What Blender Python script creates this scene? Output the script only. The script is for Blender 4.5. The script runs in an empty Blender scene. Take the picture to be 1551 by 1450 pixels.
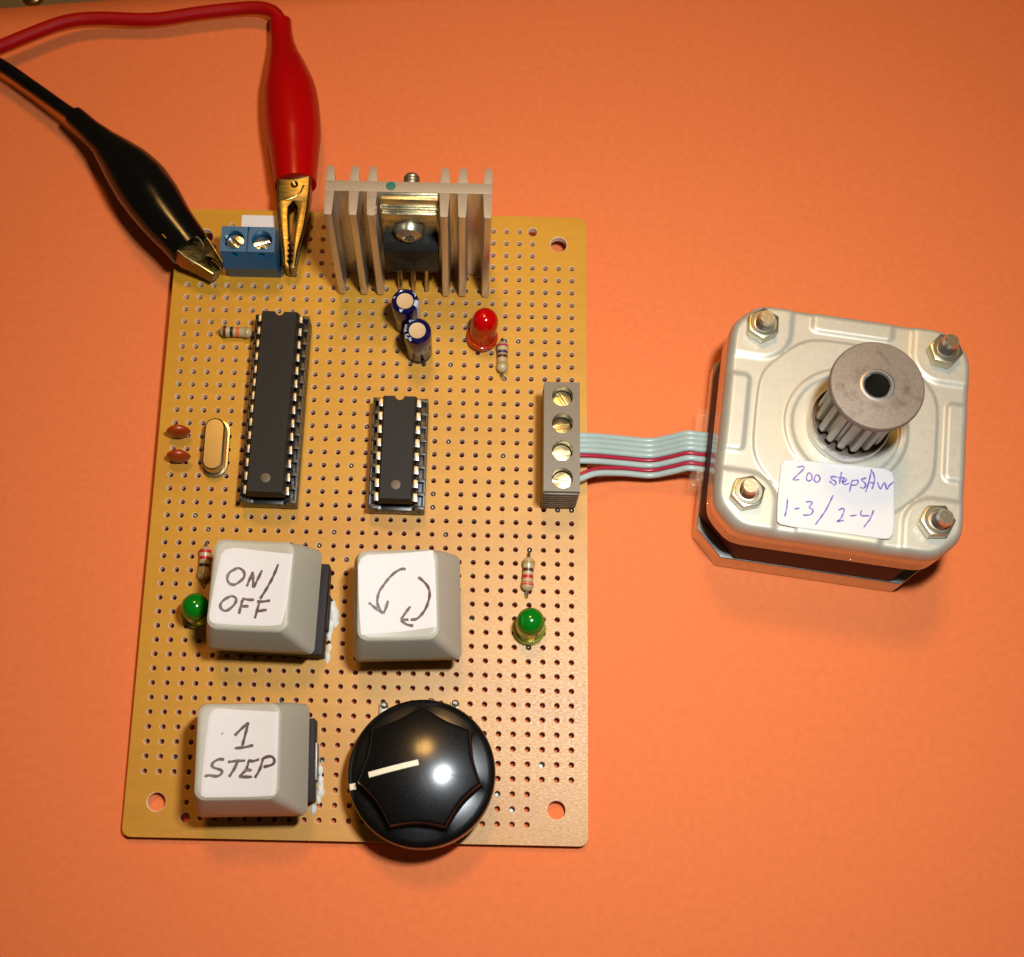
import bpy, bmesh, math, random
from mathutils import Vector, Matrix
random.seed(7)
sc = bpy.context.scene
S = 0.001            # geometry below is written in millimetres
T = 4.0              # height of the board's upper face over the paper
R = math.radians

# the board leans: its lower edge rests on the paper, the solder joints lift its upper end
SL = 0.0281
def gap(y): return 1.95 + (y + 59.0) * SL            # paper to the board's upper face, mm
BF = Matrix.Translation((0, 0, gap(0) * S)) @ Matrix.Rotation(math.atan(SL), 4, 'X') @ Matrix.Translation((0, 0, -T * S))
# ------------------------------------------------------------------ camera
cam = bpy.data.cameras.new('camera'); camo = bpy.data.objects.new('camera', cam)
sc.collection.objects.link(camo); sc.camera = camo
rows = ((0.99975, 0.0204, 0.0092), (-0.0222, 0.9580, 0.2859), (-0.0030, -0.2861, 0.9582))
m = Matrix(rows).transposed().to_quaternion().to_matrix().to_4x4()
m.translation = Vector((18.92 * S, -65.28 * S, (238.32 + T) * S))
camo.matrix_world = BF @ m
cam.sensor_width = 36; cam.lens = 2048.24 / 1551 * 36
cam.shift_x = (775.5 - 724.48) / 1551; cam.shift_y = (723.36 - 725) / 1551
cam.clip_start = 0.01; cam.clip_end = 20
cam.dof.use_dof = True; cam.dof.focus_distance = 0.236; cam.dof.aperture_fstop = 42

# ------------------------------------------------------------------ light
w = bpy.data.worlds.new('World'); sc.world = w; w.use_nodes = True
bg = w.node_tree.nodes['Background']; bg.inputs[0].default_value = (1.0, 0.72, 0.42, 1); bg.inputs[1].default_value = 0.045

def area(name, loc, target, sx, sy, power, col, shape='RECTANGLE', spread=180):
    l = bpy.data.lights.new(name, 'AREA'); l.shape = shape; l.size = sx * S; l.size_y = sy * S
    l.energy = power; l.color = col; l.spread = R(spread)
    o = bpy.data.objects.new(name, l); sc.collection.objects.link(o)
    o.location = Vector(loc) * S
    o.rotation_euler = (Vector(target) - Vector(loc)).to_track_quat('-Z', 'Y').to_euler()
    return o
area('camera_flash', (56, -18, 243), (36, 0, 0), 28, 12, 0.265, (0.88, 0.95, 1.0), spread=108)
area('warm_room_lamp', (-30, 385, 910), (20, 20, 0), 170, 170, 3.1, (1.0, 0.54, 0.15), 'DISK')

sc.view_settings.view_transform = 'Standard'; sc.view_settings.look = 'None'
sc.view_settings.exposure = 0.0; sc.view_settings.gamma = 1.0; sc.view_settings.use_curve_mapping = False
sc.render.engine = 'CYCLES'

# ------------------------------------------------------------------ materials
def srgb(r, g, b):
    f = lambda c: (c / 255 / 12.92) if c / 255 <= 0.04045 else ((c / 255 + 0.055) / 1.055) ** 2.4
    return (f(r), f(g), f(b), 1)

def mat(name, col, rough=0.5, metal=0.0, spec=0.5, var=0.0, vscale=600, bump=0.0, bscale=3000, bdist=0.1,
        rvar=0.0, rscale=1500, trans=0.0, coat=0.0, stretch=(1, 1, 1), ior=1.5, col2=None, c2scale=400, c2lo=.45, c2hi=.65, sss=0.0, detail=4):
    mm = bpy.data.materials.new(name); mm.use_nodes = True
    nt = mm.node_tree; N = nt.nodes; L = nt.links; b = N['Principled BSDF']
    b.inputs['Base Color'].default_value = col; b.inputs['Roughness'].default_value = rough
    b.inputs['Metallic'].default_value = metal; b.inputs['Specular IOR Level'].default_value = spec
    b.inputs['IOR'].default_value = ior; b.inputs['Transmission Weight'].default_value = trans
    b.inputs['Coat Weight'].default_value = coat; b.inputs['Coat Roughness'].default_value = 0.08
    if sss:
        b.inputs['Subsurface Weight'].default_value = sss; b.inputs['Subsurface Radius'].default_value = (1, 1, 1)
        b.inputs['Subsurface Scale'].default_value = 0.0015
    tc = N.new('ShaderNodeTexCoord'); mp = N.new('ShaderNodeMapping'); mp.inputs['Scale'].default_value = stretch
    L.new(tc.outputs['Object'], mp.inputs['Vector'])
    def noise(scale, d=detail):
        n = N.new('ShaderNodeTexNoise'); n.inputs['Scale'].default_value = scale; n.inputs['Detail'].default_value = d
        L.new(mp.outputs[0], n.inputs['Vector']); return n
    cur = None
    if col2 is not None:
        n = noise(c2scale); r = N.new('ShaderNodeMapRange'); r.inputs[1].default_value = c2lo; r.inputs[2].default_value = c2hi
        L.new(n.outputs[0], r.inputs[0])
        mx = N.new('ShaderNodeMix'); mx.data_type = 'RGBA'; mx.inputs[6].default_value = col; mx.inputs[7].default_value = col2
        L.new(r.outputs[0], mx.inputs[0]); cur = mx.outputs[2]
    if var:
        n = noise(vscale); r = N.new('ShaderNodeMapRange'); r.inputs[1].default_value = .25; r.inputs[2].default_value = .75
        r.inputs[3].default_value = 1 - var; r.inputs[4].default_value = 1 + var
        L.new(n.outputs[0], r.inputs[0])
        hs = N.new('ShaderNodeHueSaturation'); hs.inputs['Color'].default_value = col
        if cur: L.new(cur, hs.inputs['Color'])
        L.new(r.outputs[0], hs.inputs['Value']); cur = hs.outputs[0]
    if cur: L.new(cur, b.inputs['Base Color'])
    if rvar:
        n = noise(rscale); r = N.new('ShaderNodeMapRange'); r.inputs[1].default_value = .3; r.inputs[2].default_value = .7
        r.inputs[3].default_value = max(0.02, rough - rvar); r.inputs[4].default_value = rough + rvar
        L.new(n.outputs[0], r.inputs[0]); L.new(r.outputs[0], b.inputs['Roughness'])
    if bump:
        n = noise(bscale, 3); bp = N.new('ShaderNodeBump'); bp.inputs['Strength'].default_value = bump
        bp.inputs['Distance'].default_value = bdist * S
        L.new(n.outputs[0], bp.inputs['Height']); L.new(bp.outputs[0], b.inputs['Normal'])
    return mm

M = {}
M['paper'] = mat('orange_paper', (0.71, 0.169, 0.047, 1), 0.78, spec=0.25, col2=(0.30, 0.055, 0.012, 1), c2scale=700, c2lo=.745, c2hi=.80, var=0.055, vscale=800, bump=0.4, bscale=3000, bdist=0.10, detail=6)
M['table'] = mat('brown_table', srgb(96, 72, 40), 0.5, var=0.2, vscale=60, stretch=(1, 8, 1))
M['board'] = mat('phenolic_board', (0.49, 0.215, 0.006, 1), 0.44, spec=0.5, col2=(0.43, 0.172, 0.005, 1), c2scale=45, c2lo=.45, c2hi=.75, var=0.06, vscale=500, bump=0.25, bscale=5000, bdist=0.02,
                 stretch=(.5, 1.6, 1), rvar=0.08, rscale=3000)
M['rim'] = mat('punched_rim', srgb(232, 200, 164), 0.7, var=0.15, vscale=900)
M['pads'] = mat('board_underside', srgb(150, 105, 50), 0.6)
M['solder'] = mat('solder', srgb(150, 146, 134), 0.5, .8, rvar=.1)
M['tin'] = mat('tinned_wire', srgb(200, 190, 170), 0.28, 1.0)
M['chip'] = mat('chip_plastic', srgb(30, 24, 17), 0.6, spec=.25, var=.18, vscale=2500, bump=.25, bscale=6000, bdist=.04)
M['chipdot'] = mat('chip_dimple', srgb(84, 68, 34), 0.5, var=.15)
M['socket'] = mat('socket_plastic', srgb(30, 25, 20), 0.35, spec=.5)
M['pin'] = mat('chip_pin', srgb(158, 153, 142), 0.36, .92)
M['blue'] = mat('blue_plastic', srgb(0, 82, 116), 0.42, var=.05, vscale=800)
M['taupe'] = mat('taupe_plastic', srgb(102, 88, 68), 0.42, var=.06, vscale=900, bump=.1)
M['screw'] = mat('terminal_screw', srgb(215, 210, 200), 0.22, 1.0, bump=.3, bscale=2500, bdist=.12)
M['brass'] = mat('brass_screw', srgb(196, 174, 122), 0.32, 1.0, bump=.3, bscale=1400, bdist=.12)
M['alu'] = mat('extruded_aluminium', srgb(206, 194, 178), 0.33, .9, bump=.18, bscale=1400, bdist=.08, stretch=(1, 1, .08), rvar=.1)
M['alucut'] = mat('sawn_aluminium', srgb(160, 140, 114), 0.6, 0.4, var=.1, vscale=2500, bump=.4, bscale=5000, bdist=.08)
M['green_dot'] = mat('green_paint', srgb(12, 92, 74), 0.5)
M['reg'] = mat('regulator_epoxy', srgb(22, 19, 15), 0.5, spec=.3, var=.1, vscale=3000)
M['regtext'] = mat('regulator_print', srgb(84, 72, 54), 0.6)
M['tab'] = mat('regulator_tab', srgb(188, 180, 150), 0.34, 1.0, rvar=.1)
M['sleeve'] = mat('capacitor_sleeve', srgb(16, 14, 58), 0.16, spec=.45)
M['captop'] = mat('capacitor_top', srgb(176, 148, 108), 0.55, .3)
M['print'] = mat('pale_print', srgb(176, 184, 190), 0.5)
M['led_red'] = mat('red_lens', srgb(176, 0, 3), 0.12, spec=.5, sss=.35)
M['led_red_base'] = mat('red_lens_base', srgb(240, 70, 20), 0.12, trans=.65)
M['led_green'] = mat('green_lens', srgb(4, 105, 16), 0.12, spec=.5, sss=.3)
M['led_green_base'] = mat('green_lens_base', srgb(190, 200, 70), 0.12, trans=.75)
M['resistor'] = mat('resistor_body', srgb(172, 150, 110), 0.32, var=.06)
for n, c in dict(b_brown=(78, 34, 22), b_black=(34, 22, 20), b_red=(178, 22, 26), b_violet=(62, 40, 70), b_gold=(150, 128, 66), b_orange=(206, 90, 40), b_magenta=(150, 20, 58)).items():
    M[n] = mat('band_' + n[2:], srgb(*c), 0.35)
M['xtal'] = mat('crystal_can', srgb(188, 172, 138), 0.24, 1.0, var=.03, vscale=600)
M['ceramic'] = mat('ceramic_disc', srgb(148, 52, 9), 0.35, var=.12, vscale=1200, bump=.2, bscale=2500)
M['key'] = mat('keycap_plastic', srgb(168, 160, 141), 0.45, bump=.06, bscale=4000, var=.02)
M['sticker'] = mat('white_sticker', srgb(208, 199, 193), 0.6, var=.02, vscale=700)
M['ink'] = mat('brown_marker', srgb(78, 56, 48), 0.5, col2=srgb(122, 100, 88), c2scale=1600, c2lo=.5, c2hi=.7)
M['pen'] = mat('violet_pen', srgb(104, 84, 158), 0.5, col2=srgb(150, 132, 186), c2scale=1500)
M['switch'] = mat('switch_housing', srgb(30, 17, 13), 0.6, spec=.25)
M['switch_metal'] = mat('switch_bracket', srgb(120, 116, 112), 0.45, .8)
M['glue'] = mat('dried_glue', srgb(206, 204, 192), 0.6, bump=.35, bscale=1800, bdist=.3)
M['bakelite'] = mat('black_bakelite', srgb(6, 5, 5), 0.36, spec=.14, rvar=.06, rscale=2200, bump=.12, bscale=1400, bdist=.03, coat=.8)
M['bakelite'].node_tree.nodes['Principled BSDF'].inputs['Coat Roughness'].default_value = .19
M['bake_edge'] = mat('worn_bakelite_edge', srgb(34, 16, 12), 0.5)
M['pointer'] = mat('ivory_line', srgb(226, 214, 184), 0.5)
M['pot'] = mat('potentiometer_metal', srgb(170, 165, 150), 0.3, 1.0)
M['zinc'] = mat('zinc_plated_steel', srgb(186, 179, 160), 0.46, 0.4, var=.02, vscale=250, rvar=.05, col2=srgb(196, 184, 152), c2scale=70, c2lo=.5, c2hi=.75, bump=.05, bscale=1500)
M['zincside'] = mat('bare_steel_rim', srgb(196, 188, 172), 0.24, 0.95, rvar=.06, bump=.06, bscale=800)
M['core'] = mat('laminated_core', srgb(66, 24, 15), 0.6, 0, .15, bump=.6, bscale=1500, bdist=.2, stretch=(.02, .02, 1.6))
M['chromate'] = mat('yellow_chromate', srgb(180, 170, 140), 0.32, .92, col2=srgb(180, 174, 160), c2scale=500)
M['studtop'] = mat('sawn_stud_end', srgb(160, 146, 118), 0.4, .95, bump=.3, bscale=1500, bdist=.15)
M['stud'] = mat('steel_stud', srgb(216, 212, 206), 0.28, .95)
M['pulley'] = mat('sintered_pulley', srgb(128, 112, 95), 0.6, .3, var=.16, vscale=2600, col2=srgb(104, 84, 66), c2scale=500, c2lo=.55, c2hi=.75, bump=.3, bscale=3500, bdist=.08)
M['pulleytooth'] = mat('machined_teeth', srgb(176, 170, 158), 0.5, .4, bump=.2, bscale=3000)
M['bore'] = mat('shade_dark_bore', srgb(70, 60, 46), 0.6, .4)  # dark tone paints in the shade inside the bore and below the teeth
M['clear'] = mat('clear_plastic', (.9, .5, .3, 1), 0.1, spec=.6)
M['clear'].node_tree.nodes['Principled BSDF'].inputs['Alpha'].default_value = .09
M['wire_grey'] = mat('grey_insulation', srgb(156, 170, 162), 0.34, var=.03)
M['wire_red'] = mat('red_stripe_insulation', srgb(160, 30, 52), 0.34)
M['cable_red'] = mat('red_rubber', srgb(166, 0, 2), 0.26, spec=.35, var=.05, vscale=300)
M['wire_cover_red'] = mat('red_wire_cover', srgb(156, 0, 4), 0.5, spec=.2, var=.05, vscale=300)
M['cable_black'] = mat('black_rubber', srgb(9, 8, 7), 0.2, spec=.35, rvar=.06, rscale=300)
M['clip'] = mat('plated_clip_steel', srgb(132, 114, 68), 0.34, 1.0, bump=.25, bscale=500, bdist=.1, stretch=(.3, 2, 1), rvar=.08)

# ------------------------------------------------------------------ geometry helpers (mm)
class G:
    def __init__(s): s.v = []; s.f = []; s.m = []
    def add(s, v, f, mi=0):
        o = len(s.v); s.v += [tuple(p) for p in v]; s.f += [tuple(i + o for i in q) for q in f]; s.m += [mi] * len(f); return s
    def box(s, x0, x1, y0, y1, z0, z1, mi=0, bev=0, seg=2):
        v = [(x, y, z) for z in (z0, z1) for x, y in ((x0, y0), (x1, y0), (x1, y1), (x0, y1))]
        f = [(3, 2, 1, 0), (4, 5, 6, 7), (0, 1, 5, 4), (1, 2, 6, 5), (2, 3, 7, 6), (3, 0, 4, 7)]
        if bev: v, f = bevel(v, f, bev, seg)
        return s.add(v, f, mi)
    def prism(s, poly, z0, z1, mi=0, bev=0, seg=2):
        n = len(poly); v = [(x, y, z0) for x, y in poly] + [(x, y, z1) for x, y in poly]
        f = [tuple(range(n - 1, -1, -1)), tuple(range(n, 2 * n))] + [(i, (i + 1) % n, n + (i + 1) % n, n + i) for i in range(n)]
        if bev: v, f = bevel(v, f, bev, seg)
        return s.add(v, f, mi)
    def lathe(s, prof, n=32, mi=0, cx=0, cy=0, mis=None):
        v = []; f = []; ms = []; rings = []
        for r, z in prof:
            if r < 1e-6: rings.append([len(v)]); v.append((cx, cy, z))
            else:
                rings.append(list(range(len(v), len(v) + n)))
                v += [(cx + r * math.cos(2 * math.pi * k / n), cy + r * math.sin(2 * math.pi * k / n), z) for k in range(n)]
        for q, (a, b) in enumerate(zip(rings, rings[1:])):
            for k in range(n):
                k2 = (k + 1) % n
                if len(a) == 1 and len(b) == 1: continue
                if len(a) == 1: f.append((a[0], b[k2], b[k]))
                elif len(b) == 1: f.append((a[k], a[k2], b[0]))
                else: f.append((a[k], a[k2], b[k2], b[k]))
                ms.append(mis[q] if mis else mi)
        o = len(s.v); s.v += v; s.f += [tuple(i + o for i in q) for q in f]; s.m += ms
        return s
    def tube(s, path, rad, n=12, mi=0, ecc=None):
        path = [Vector(p) for p in path]; k = len(path)
        rr = rad if isinstance(rad, (list, tuple)) else [rad] * k
        v = []; up = None
        for i, p in enumerate(path):
            t = (path[min(i + 1, k - 1)] - path[max(i - 1, 0)]).normalized()
            if up is None: up = Vector((0, 0, 1)) if abs(t.z) < .9 else Vector((0, 1, 0))
            side = t.cross(up).normalized(); up = side.cross(t).normalized()
            ex = ecc[i] if ecc else 1.0
            for j in range(n):
                a = 2 * math.pi * j / n
                v.append(p + side * math.cos(a) * rr[i] + up * math.sin(a) * rr[i] * ex)
        f = [(i * n + j, i * n + (j + 1) % n, (i + 1) * n + (j + 1) % n, (i + 1) * n + j) for i in range(k - 1) for j in range(n)]
        f += [tuple(range(n - 1, -1, -1)), tuple(range((k - 1) * n, k * n))]
        return s.add(v, f, mi)
    def xf(s, mtx):
        s.v = [tuple(mtx @ Vector(p)) for p in s.v]; return s

def bevel(v, f, wd, seg=2, ang=25):
    bm = bmesh.new(); vs = [bm.verts.new(p) for p in v]
    for q in f: bm.faces.new([vs[i] for i in q])
    bm.normal_update()
    es = [e for e in bm.edges if len(e.link_faces) == 2 and e.calc_face_angle(0) > R(ang)]
    bmesh.ops.bevel(bm, geom=es, offset=wd, segments=seg, profile=.6, affect='EDGES', clamp_overlap=True)
    bm.verts.index_update()
    v2 = [tuple(p.co) for p in bm.verts]; f2 = [tuple(p.index for p in q.verts) for q in bm.faces]; bm.free()
    return v2, f2

def mesh(name, g, mats, ang=32):
    me = bpy.data.meshes.new(name); me.from_pydata([(x * S, y * S, z * S) for x, y, z in g.v], [], g.f)
    for k in (mats if isinstance(mats, (list, tuple)) else [mats]): me.materials.append(M[k])
    me.polygons.foreach_set('material_index', g.m)
    me.polygons.foreach_set('use_smooth', [True] * len(me.polygons))
    me.set_sharp_from_angle(angle=R(ang)); me.update(); return me

def put(name, me, parent=None, loc=(0, 0, 0), rot=(0, 0, 0), label=None, cat=None, group=None, kind=None):
    o = bpy.data.objects.new(name, me); sc.collection.objects.link(o)
    o.location = Vector(loc) * S; o.rotation_euler = rot
    if parent is not None: o.parent = parent
    if label: o['label'] = label
    if cat: o['category'] = cat
    if group: o['group'] = group
    if kind: o['kind'] = kind
    return o

def part(name, g, mats, parent=None, loc=(0, 0, 0), rot=(0, 0, 0), ang=32, **kw):
    return put(name, mesh(name, g, mats, ang), parent, loc, rot, **kw)

def crom(pts, step=0.25):
    P = [Vector(p) for p in pts]
    if len(P) < 3:
        n = max(1, int((P[1] - P[0]).length / step)); return [P[0].lerp(P[1], i / n) for i in range(n + 1)]
    out = []
    for i in range(len(P) - 1):
        a, b, c, d = P[max(i - 1, 0)], P[i], P[i + 1], P[min(i + 2, len(P) - 1)]
        n = max(2, int((c - b).length / step))
        for k in range(n):
            t = k / n
            out.append(.5 * ((2 * b) + (c - a) * t + (2 * a - 5 * b + 4 * c - d) * t * t + (3 * b - a - 3 * c + d) * t ** 3))
    out.append(P[-1]); return out

def strokes(g, lst, wd, zf, mi=0):
    """thin ink ribbons lying on a surface z = zf(x, y)"""
    for si, st in enumerate(lst):
        p = crom([(x, y, 0) for x, y in st], .22); k = len(p); v = []; f = []
        lift = .05 + .004 * si
        for i, q in enumerate(p):
            t = (p[min(i + 1, k - 1)] - p[max(i - 1, 0)]); t = t.normalized() if t.length > 1e-9 else Vector((1, 0, 0))
            nrm = Vector((-t.y, t.x, 0)); ww = wd * .5 * (1 + .16 * math.sin(i * .9 + si * 2.1)) * (.72 if i in (0, k - 1) else 1)
            for sg in (-1, 1):
                c = q + nrm * sg * ww; v.append((c.x, c.y, zf(c.x, c.y) + lift))
        f = [(2 * i, 2 * i + 2, 2 * i + 3, 2 * i + 1) for i in range(k - 1)]
        g.add([(a, b, c) for a, b, c in v], [q[::-1] for q in f], mi)
    return g

def rrect_d(hx, hy, r, n=5, cx=0, cy=0, m_=8):
    p = rrect(hx, hy, r, n, cx, cy); out = []
    for i, a in enumerate(p):
        b = p[(i + 1) % len(p)]; out.append(a)
        if i % (n + 1) == n: out += [(a[0] + (b[0] - a[0]) * k / m_, a[1] + (b[1] - a[1]) * k / m_) for k in range(1, m_)]
    return out
def rrect(hx, hy, r, n=5, cx=0, cy=0):
    out = []
    for q, (sx, sy) in enumerate(((1, 1), (-1, 1), (-1, -1), (1, -1))):
        for i in range(n + 1):
            a = math.pi / 2 * (q + i / n)
            out.append((cx + sx * (hx - r) + r * math.cos(a), cy + sy * (hy - r) + r * math.sin(a)))
    return out

def loft(g, secs, mi=0, cap0=True, cap1=True):
    n = len(secs[0]); v = [p for s_ in secs for p in s_]
    f = [(i * n + j, i * n + (j + 1) % n, (i + 1) * n + (j + 1) % n, (i + 1) * n + j) for i in range(len(secs) - 1) for j in range(n)]
    if cap0: f.append(tuple(range(n - 1, -1, -1)))
    if cap1: f.append(tuple(range((len(secs) - 1) * n, len(secs) * n)))
    return g.add(v, f, mi)

def cell(g, x0, x1, y0, y1, cx, cy, r, z, depth, n=16, mi=0, wall=1, cham=0.0, floor=None, bottom=None):
    """flat rectangle at height z with a round hole, its wall and (floor / bottom plane)"""
    def sq(a):
        c, s_ = math.cos(a), math.sin(a)
        tx = ((x1 - cx) / c) if c > 1e-9 else (((x0 - cx) / c) if c < -1e-9 else 1e9)
        ty = ((y1 - cy) / s_) if s_ > 1e-9 else (((y0 - cy) / s_) if s_ < -1e-9 else 1e9)
        t = min(tx, ty); return (cx + t * c, cy + t * s_)
    A = [2 * math.pi * k / n for k in range(n)]
    if x1 - x0 != y1 - y0 or abs((x0 + x1) / 2 - cx) > 1e-6 or abs((y0 + y1) / 2 - cy) > 1e-6:
        A = sorted(A + [math.atan2(y - cy, x - cx) % (2 * math.pi) for x in (x0, x1) for y in (y0, y1)])
        A = [a for i, a in enumerate(A) if i == 0 or a - A[i - 1] > 1e-4]
    n = len(A)
    o = [(*sq(a), z) for a in A]
    h0 = [(cx + (r + cham) * math.cos(a), cy + (r + cham) * math.sin(a), z) for a in A]
    h1 = [(cx + r * math.cos(a), cy + r * math.sin(a), z - cham * .8) for a in A]
    h2 = [(x, y, z - depth) for x, y, _ in h1]
    ring = lambda a, b: [(a + k, a + (k + 1) % n, b + (k + 1) % n, b + k) for k in range(n)]
    g.add(o + h0, ring(0, n), mi)
    if cham: g.add(h0 + h1, ring(0, n), wall)
    g.add(h1 + h2, ring(0, n), wall)
    if floor is not None: g.add(h2, [tuple(range(n))], floor)
    if bottom is not None: g.add(h2 + [(x, y, z - depth) for x, y, _ in o], ring(0, n), bottom)

# ------------------------------------------------------------------ setting: table and paper
g = G().box(-900, 900, -900, 900, -20, -0.6)
part('table', g, 'table', kind='structure', label='brown table top showing past the edge of the orange paper')
pa = R(6.7); g = G(); nx, ny = 60, 44; v = []
random.seed(3)
for j in range(ny + 1):
    for i in range(nx + 1):
        u = -70 + 380 * i / nx; t = -300 + 300 * j / ny
        x = -82.9 + u * math.cos(pa) - t * math.sin(pa); y = 108.75 + u * math.sin(pa) + t * math.cos(pa)
        z = 0.0 - (max(0, t + 10) / 10) ** 2 * .35
        v.append((x, y, z - .02))
g.add(v, [(j * (nx + 1) + i, j * (nx + 1) + i + 1, (j + 1) * (nx + 1) + i + 1, (j + 1) * (nx + 1) + i) for j in range(ny) for i in range(nx)])
po = part('orange_paper', g, 'paper', kind='structure', label='sheet of orange paper spread under the circuit board and motor')
sd = po.modifiers.new('thickness', 'SOLIDIFY'); sd.thickness = 0.3 * S; sd.offset = -1

# ------------------------------------------------------------------ circuit board
CB = put('circuit_board', None, label='tan perforated circuit board carrying chips, keycap buttons and a black knob', cat='circuit board')
CB.matrix_world = BF
PT = 2.54
def hole(c, r): return ((c - 14.5) * PT, (22 - r) * PT)
g = G(); hx, hy = 15 * PT, 22.5 * PT; ox, oy = 39.7, 59.25; TH = 1.6
big = {(26, 0): .9, (3, 44): .9}
for c in range(30):
    for r in range(45):
        if (c < 3 or c > 26) and (r < 3 or r > 41): continue
        x, y = hole(c, r); h = PT / 2
        cell(g, x - h, x + h, y - h, y + h, x, y, big.get((c, r), .52), 0, TH, 16, 0, 1, .06, None, 2)
for sx in (-1, 1):
    for sy in (-1, 1):
        cx, cy = sx * 13.5 * PT, sy * 21 * PT; h = 1.5 * PT
        cell(g, cx - h, cx + h, cy - h, cy + h, cx, cy, 1.58, 0, TH, 32, 0, 1, .1, None, 2)
# margins and rounded outer edge
def arc(cx, cy, r, a0, a1, n=6): return [(cx + r * math.cos(R(a0 + (a1 - a0) * i / n)), cy + r * math.sin(R(a0 + (a1 - a0) * i / n))) for i in range(n + 1)]
rc = 1.55
outer = []
for cx, cy, a0 in ((hx, hy, 0), (-hx, hy, 90), (-hx, -hy, 180), (hx, -hy, 270)):
    sx, sy = (1 if cx > 0 else -1), (1 if cy > 0 else -1)
    outer.append(arc(sx * (ox - rc), sy * (oy - rc), rc, a0, a0 + 90))
for z, flip, mi in ((0, 0, 0), (-TH, 1, 2)):
    polys = []
    for k, (cx, cy) in enumerate(((hx, hy), (-hx, hy), (-hx, -hy), (hx, -hy))):
        polys.append([(cx, cy)] + outer[k])
        nx_ = ((hx, hy), (-hx, hy), (-hx, -hy), (hx, -hy))[(k + 1) % 4]
        polys.append([(cx, cy), outer[k][-1], outer[(k + 1) % 4][0], nx_])
    for p in polys:
        q = p[::-1] if flip else p
        g.add([(x, y, z) for x, y in q], [tuple(range(len(q)))], mi)
ol = [p for a in outer for p in a]; n = len(ol)
g.add([(x, y, 0) for x, y in ol] + [(x, y, -TH) for x, y in ol], [((i + 1) % n, i, n + i, n + (i + 1) % n) for i in range(n)], 1)
bd = part('perforated_board', g, ['board', 'rim', 'pads'], CB, (0, 0, T), label='tan phenolic board with a grid of punched holes')
# solder side: joints the board stands on
g = G(); random.seed(5)
spots = [hole(c, r) for c in (6, 9) for r in range(9, 23)] + [hole(c, r) for c in (15, 18) for r in range(15, 23)] + \
        [hole(random.randint(3, 26), random.randint(2, 43)) for _ in range(40)] + [hole(c, r) for c in (2, 27) for r in (5, 40)]
for x, y in set(spots):
    zb = -gap(y) + .06
    if zb < -TH - .25: g.lathe([(0, zb), (.35, zb), (.5, zb * .8 - TH * .2), (.95, -TH - .02)], 8, 0, x, y)
part('solder_joints', g, 'solder', CB, (0, 0, T), kind='stuff')
# clipped leads and solder showing inside some holes
lead = mesh('lead_end', G().lathe([(.36, -1.2), (.36, -.45), (.28, -.2), (.1, -.08), (0, -.05)], 10), 'tin')
for c, r in ((26, 25), (26, 32), (20, 17), (14, 16), (19, 21), (13, 26), (24, 18), (25, 9), (20, 11), (2, 23), (3, 24), (12, 24), (19, 22), (13, 19), (28, 22), (29, 22), (11, 25), (24, 9), (24, 12), (20, 24)):
    x, y = hole(c, r); put('lead_end', lead, CB, (x, y, T + (.3 if (c, r) in ((26, 25), (26, 32), (28, 22), (29, 22), (14, 16)) else 0)))
BD = lambda x, y, z=0: (x, y, T + z)

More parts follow.
